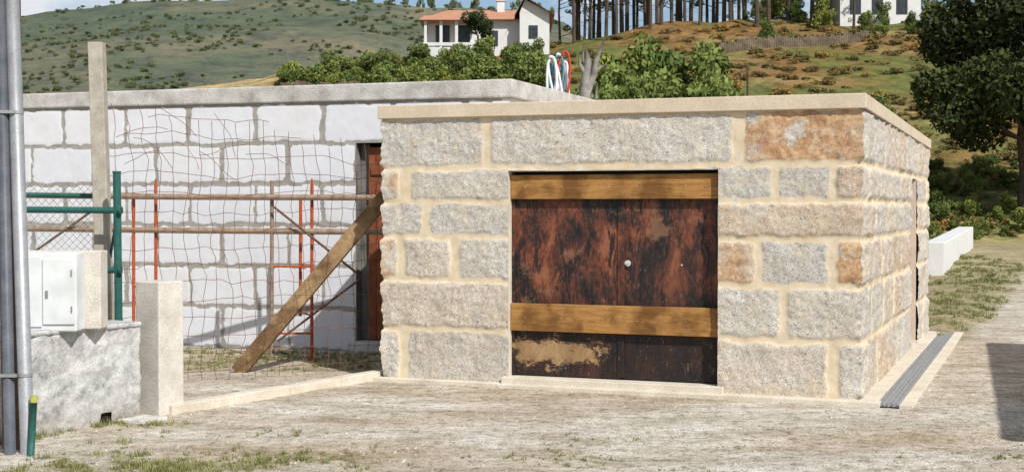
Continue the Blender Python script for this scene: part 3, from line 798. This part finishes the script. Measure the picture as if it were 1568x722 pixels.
for i in range(90):
    y = R2.uniform(590, 640); px = R2.choice([R2.uniform(230, 560), R2.uniform(400, 870)])
    x = (px-784)*y/2000; s = R2.uniform(1.2, 2.2)
    place(R2.choice(smallb), 'ridge_tree', mv, (x, y, hz(x, y)-0.3), s, sz=2.6)

pf = empty('pine_forest'); pines = []
for i in range(5):
    q = random.Random(400+i); tb = MB(); H = 14
    tb.tube([(0, 0, -0.3), (q.uniform(-.25, .25), 0, H*.35), (q.uniform(-.4, .4), 0, H*.7), (0, 0, H*.97)], [.20, .16, .11, .03], 7)
    bl = []
    for k in range(20):
        h = H*q.uniform(0.16 if k < 5 else 0.42, 1.0); a = q.uniform(0, 6.28); rr = q.uniform(.5, 1.9)*(1.25-h/H)*1.4
        bx, by = rr*math.cos(a), rr*math.sin(a); bl.append((bx, by, h, q.uniform(.4, .8)))
        tb.tube([(0, 0, h-0.7), (bx*.6, by*.6, h-.25), (bx, by, h)], [.06, .04, .015], 4)
    for k in range(7):
        h = H*q.uniform(.1, .5); a = q.uniform(0, 6.28)
        tb.tube([(0, 0, h), (.9*math.cos(a), .9*math.sin(a), h+.15)], [.03, .008], 4)
    pines.append(foliage('pine_mesh_%d' % i, bl, 2400, 0.11, 60+i, [m_pine, m_bark], 0.6, tb))
for i in range(56):
    y = R2.uniform(105, 124); px = 862+(1215-862)*((i+R2.uniform(-.6, 1.6))/49)
    if i >= 49: px = R2.uniform(1215, 1420)
    x = (px-784)*y/2000
    place(R2.choice(pines), 'pine', pf, (x, y, hz(x, y)), R2.uniform(0.6, 1.15))

tb = MB(); ox, oy = 22.6, 57.5; oz = hz(ox, oy)
tb.tube([(0, 0, -0.4), (0.1, 0, 1.5), (-0.1, 0.1, 3.2), (0.1, 0, 5.5)], [.42, .34, .26, .12], 10)
q = random.Random(77); bl = []
for k in range(64):
    a = q.uniform(0, 6.28); el = q.uniform(-0.75, 1.4); rr = q.uniform(.45, 1)
    bx, by, bz = 4.6*rr*math.cos(a)*math.cos(el), 3.6*rr*math.sin(a)*math.cos(el), 6.2+4.9*rr*math.sin(el)
    bl.append((bx, by, bz, q.uniform(.8, 1.4)))
    if k % 3 == 0: tb.tube([(0, 0, 2.5+k*.03), (bx*.5, by*.5, (bz+3)/2), (bx, by, bz)], [.12, .08, .02], 5)
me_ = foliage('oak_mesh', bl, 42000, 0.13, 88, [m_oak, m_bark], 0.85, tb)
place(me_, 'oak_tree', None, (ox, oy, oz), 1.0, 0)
tb = MB(); tb.tube([(0, 0, -.3), (0, 0, 2.6)], [.12, .07], 7)
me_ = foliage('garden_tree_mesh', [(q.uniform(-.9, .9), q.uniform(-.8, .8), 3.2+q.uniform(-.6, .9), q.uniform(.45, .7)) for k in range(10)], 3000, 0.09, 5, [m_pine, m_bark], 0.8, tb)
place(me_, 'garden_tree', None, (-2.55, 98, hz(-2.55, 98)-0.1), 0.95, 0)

def tufts(name, pts, nb_, hmin, hmax, mat):
    r = random.Random(5); V = []; Fc = []; lc = []
    for (x, y, z, s) in pts:
        tc_ = r.random()*0.6
        for k in range(nb_):
            a = r.uniform(0, 6.28); rr = 0.06*s*math.sqrt(r.random()); h = r.uniform(hmin, hmax)*s; ln = r.uniform(.2, .9)*h; b = r.uniform(0, 6.28)
            bx, by = x+rr*math.cos(a), y+rr*math.sin(a); w_ = 0.0035+0.00025*max(0, y-12)
            dx, dy = math.cos(b), math.sin(b); i = len(V)
            V += [(bx-dy*w_, by+dx*w_, z-0.005), (bx+dy*w_, by-dx*w_, z-0.005), (bx+dx*ln, by+dy*ln, z+h)]
            Fc.append((i, i+1, i+2)); lc.append(tc_+r.random()*0.4)
    me = bpy.data.meshes.new(name); me.from_pydata(V, [], Fc); me.materials.append(mat)
    at = me.attributes.new('lc', 'FLOAT', 'FACE'); at.data.foreach_set('value', lc)
    o = bpy.data.objects.new(name, me); sc.collection.objects.link(o); return o
pts = []; R3 = random.Random(9)
for i in range(130000):
    x = R3.uniform(-5, 14); y = R3.uniform(8.6, 40) if i % 3 else R3.uniform(8.6, 12)
    if abs(x) > y*0.42: continue
    if R3.random() < grass_amt(x, y)**1.5*0.55:
        pts.append((x, y, hz(x, y), R3.uniform(.25, .85)*(1.5 if y > 17 else 1)*(0.55 if (y < 13 and x > -0.8) else 1)))
for i in range(60):
    p = W3(R3.uniform(0.6, 2.3), R3.uniform(0.02, 0.12), 0); pts.append((p.x, p.y, 0, R3.uniform(.4, 1.0)))
tufts('grass_tufts', pts, 14, 0.03, 0.09, m_grass)
V = []; Fc = []
for i in range(24000):
    y = 8.7+R3.random()**1.5*14; x = R3.uniform(-.42, .42)*y
    if -1.4 < x < 5 and y > 12.42-(x-3.3)*0.36-0.2 and x < 3.5: continue
    if pn(x*1.2, y*1.2, 90)+R3.uniform(-.3, .3) < -0.1: continue
    s = 0.005+0.017*R3.random()**4; z = hz(x, y); k = len(V); a = R3.uniform(0, 6.28)
    for j in range(4):
        V.append((x+s*math.cos(a+j*1.57)*R3.uniform(.7, 1.3), y+s*math.sin(a+j*1.57)*R3.uniform(.7, 1.3), z-0.002))
    V.append((x+R3.uniform(-.3, .3)*s, y+R3.uniform(-.3, .3)*s, z+s*R3.uniform(.5, .9)))
    for j in range(4): Fc.append((k+j, k+(j+1) % 4, k+4))
me = bpy.data.meshes.new('gravel'); me.from_pydata(V, [], Fc)
me.materials.append(simple('gravel_stone', (0.20, 0.175, 0.14), (0.54, 0.50, 0.43), 3, 0.9))
o = bpy.data.objects.new('gravel', me); sc.collection.objects.link(o)

# ------------------------------------------------------------------ hill houses, walls, posts
h1 = empty('white_hill_house'); hx, hy = -2.2, 104.0; zb = hz(hx, hy)-0.6
mb = MB()
mb.box(-6.6, 0.6, 103, 111, zb, zb+3.3)
mb.box(0.6, 2.9, 101.5, 111, zb-0.4, zb+3.6)
mb.face([(0.6, 101.49, zb+3.6), (2.9, 101.49, zb+3.6), (1.0, 101.49, zb+4.6)])
mb.box(-6.9, -2.8, 101.2, 103, zb-0.2, zb+0.9)
for X in (-6.8, -5.6, -4.4, -3.1): mb.box(X, X+0.22, 101.25, 101.47, zb+0.9, zb+3.0)
mb.box(-6.9, -2.8, 101.2, 101.35, zb+1.0, zb+1.25)
mb.obj('walls', [m_white], h1)
mb = MB()
zr = zb+3.3
def roof(mb, x0, x1, y0, y1, ze, zt, yr, hip=0.0):
    A_, B_, C_, D_ = (x0, y0, ze), (x1, y0, ze), (x1, y1, ze), (x0, y1, ze); E_, G_ = (x0+hip, yr, zt), (x1, yr, zt)
    mb.face([A_, B_, G_, E_]); mb.face([C_, D_, E_, G_]); mb.face([D_, A_, E_]); mb.face([B_, C_, G_])
    mb.face([A_, D_, C_, B_])
roof(mb, -7.3, 0.8, 102.4, 111.5, zr-.1, zr+1.3, 107, 2.0)
roof(mb, -7.2, -2.5, 100.9, 103.2, zb+2.95, zb+3.6, 103.1, 0.3)
mb.face([(0.2, 100.9, zb+3.35), (1.0, 100.9, zb+4.75), (1.0, 111.4, zb+4.75), (0.2, 111.4, zb+3.35)])
mb.face([(3.3, 100.9, zb+3.35), (3.3, 111.4, zb+3.35), (1.0, 111.4, zb+4.75), (1.0, 100.9, zb+4.75)])
mb.obj('tiled_roof', [m_tile], h1)
mb = MB()
for a_, b_, c_, d_ in ((-6.0, -4.9, 1.0, 2.8), (-4.3, -3.3, 1.0, 2.8)): mb.box(a_, b_, 102.95, 102.99, zb+c_, zb+d_)
mb.box(-1.9, -1.1, 102.95, 102.99, zb+1.2, zb+2.4); mb.box(1.3, 2.0, 101.44, 101.485, zb+1.6, zb+2.6)
mb.obj('windows', [m_glass], h1)
mb = MB(); mb.box(-1.2, -0.6, 106, 106.6, zr+0.5, zr+1.9); mb.box(-1.3, -0.5, 105.9, 106.7, zr+1.9, zr+2.0); mb.obj('chimney', [m_white], h1)

h2 = empty('white_ridge_house'); zb2 = hz(30, 107)
mb = MB(); mb.box(26.8, 33.4, 107, 114, zb2-.4, zb2+2.7); mb.obj('walls', [m_white], h2)
mb = MB(); roof(mb, 26.3, 33.9, 106.5, 114.5, zb2+2.7, zb2+4.0, 110.5, 1.8); mb.obj('tiled_roof', [m_tile], h2)
mb = MB()
for X in (27.6, 29.4, 31.4): mb.box(X, X+0.9, 106.95, 106.99, zb2+.9, zb2+2.1)
mb.obj('windows', [m_glass], h2)

def stonewall(name, p0, p1, h, th, mat, n=40):
    mb = MB(); r = random.Random(4); p0 = Vector(p0); p1 = Vector(p1)
    for i in range(n):
        a_ = p0.lerp(p1, i/n); b_ = p0.lerp(p1, (i+1)/n); d_ = (b_-a_); n_ = Vector((-d_.y, d_.x)).normalized()*th
        z = hz(a_.x, a_.y)-0.4; hh_ = h+0.4+r.uniform(-.12, .12)
        mb.obox((a_.x, a_.y, z), (d_.x*.98, d_.y*.98, 0), (n_.x, n_.y, 0), (0, 0, hh_))
    mb.obj(name, [mat], bevel=0.04)
stonewall('terrace_wall', (14.5, 96), (27, 99), 0.8, 0.5, m_rubble, 90)
stonewall('ruined_stone_wall', (-15.6, 88), (-10.2, 87), 1.2, 0.5, m_rubble, 30)
up2 = empty('hill_post'); mb = MB(); px_, py_ = 13.5, 75; z_ = hz(px_, py_)
mb.tube([(px_, py_, z_-.3), (px_, py_, z_+2.6)], [.07, .055], 7); mb.box(px_-.12, px_+.12, py_-.03, py_+.03, z_+2.35, z_+2.42); mb.obj('post', [m_bark], up2)
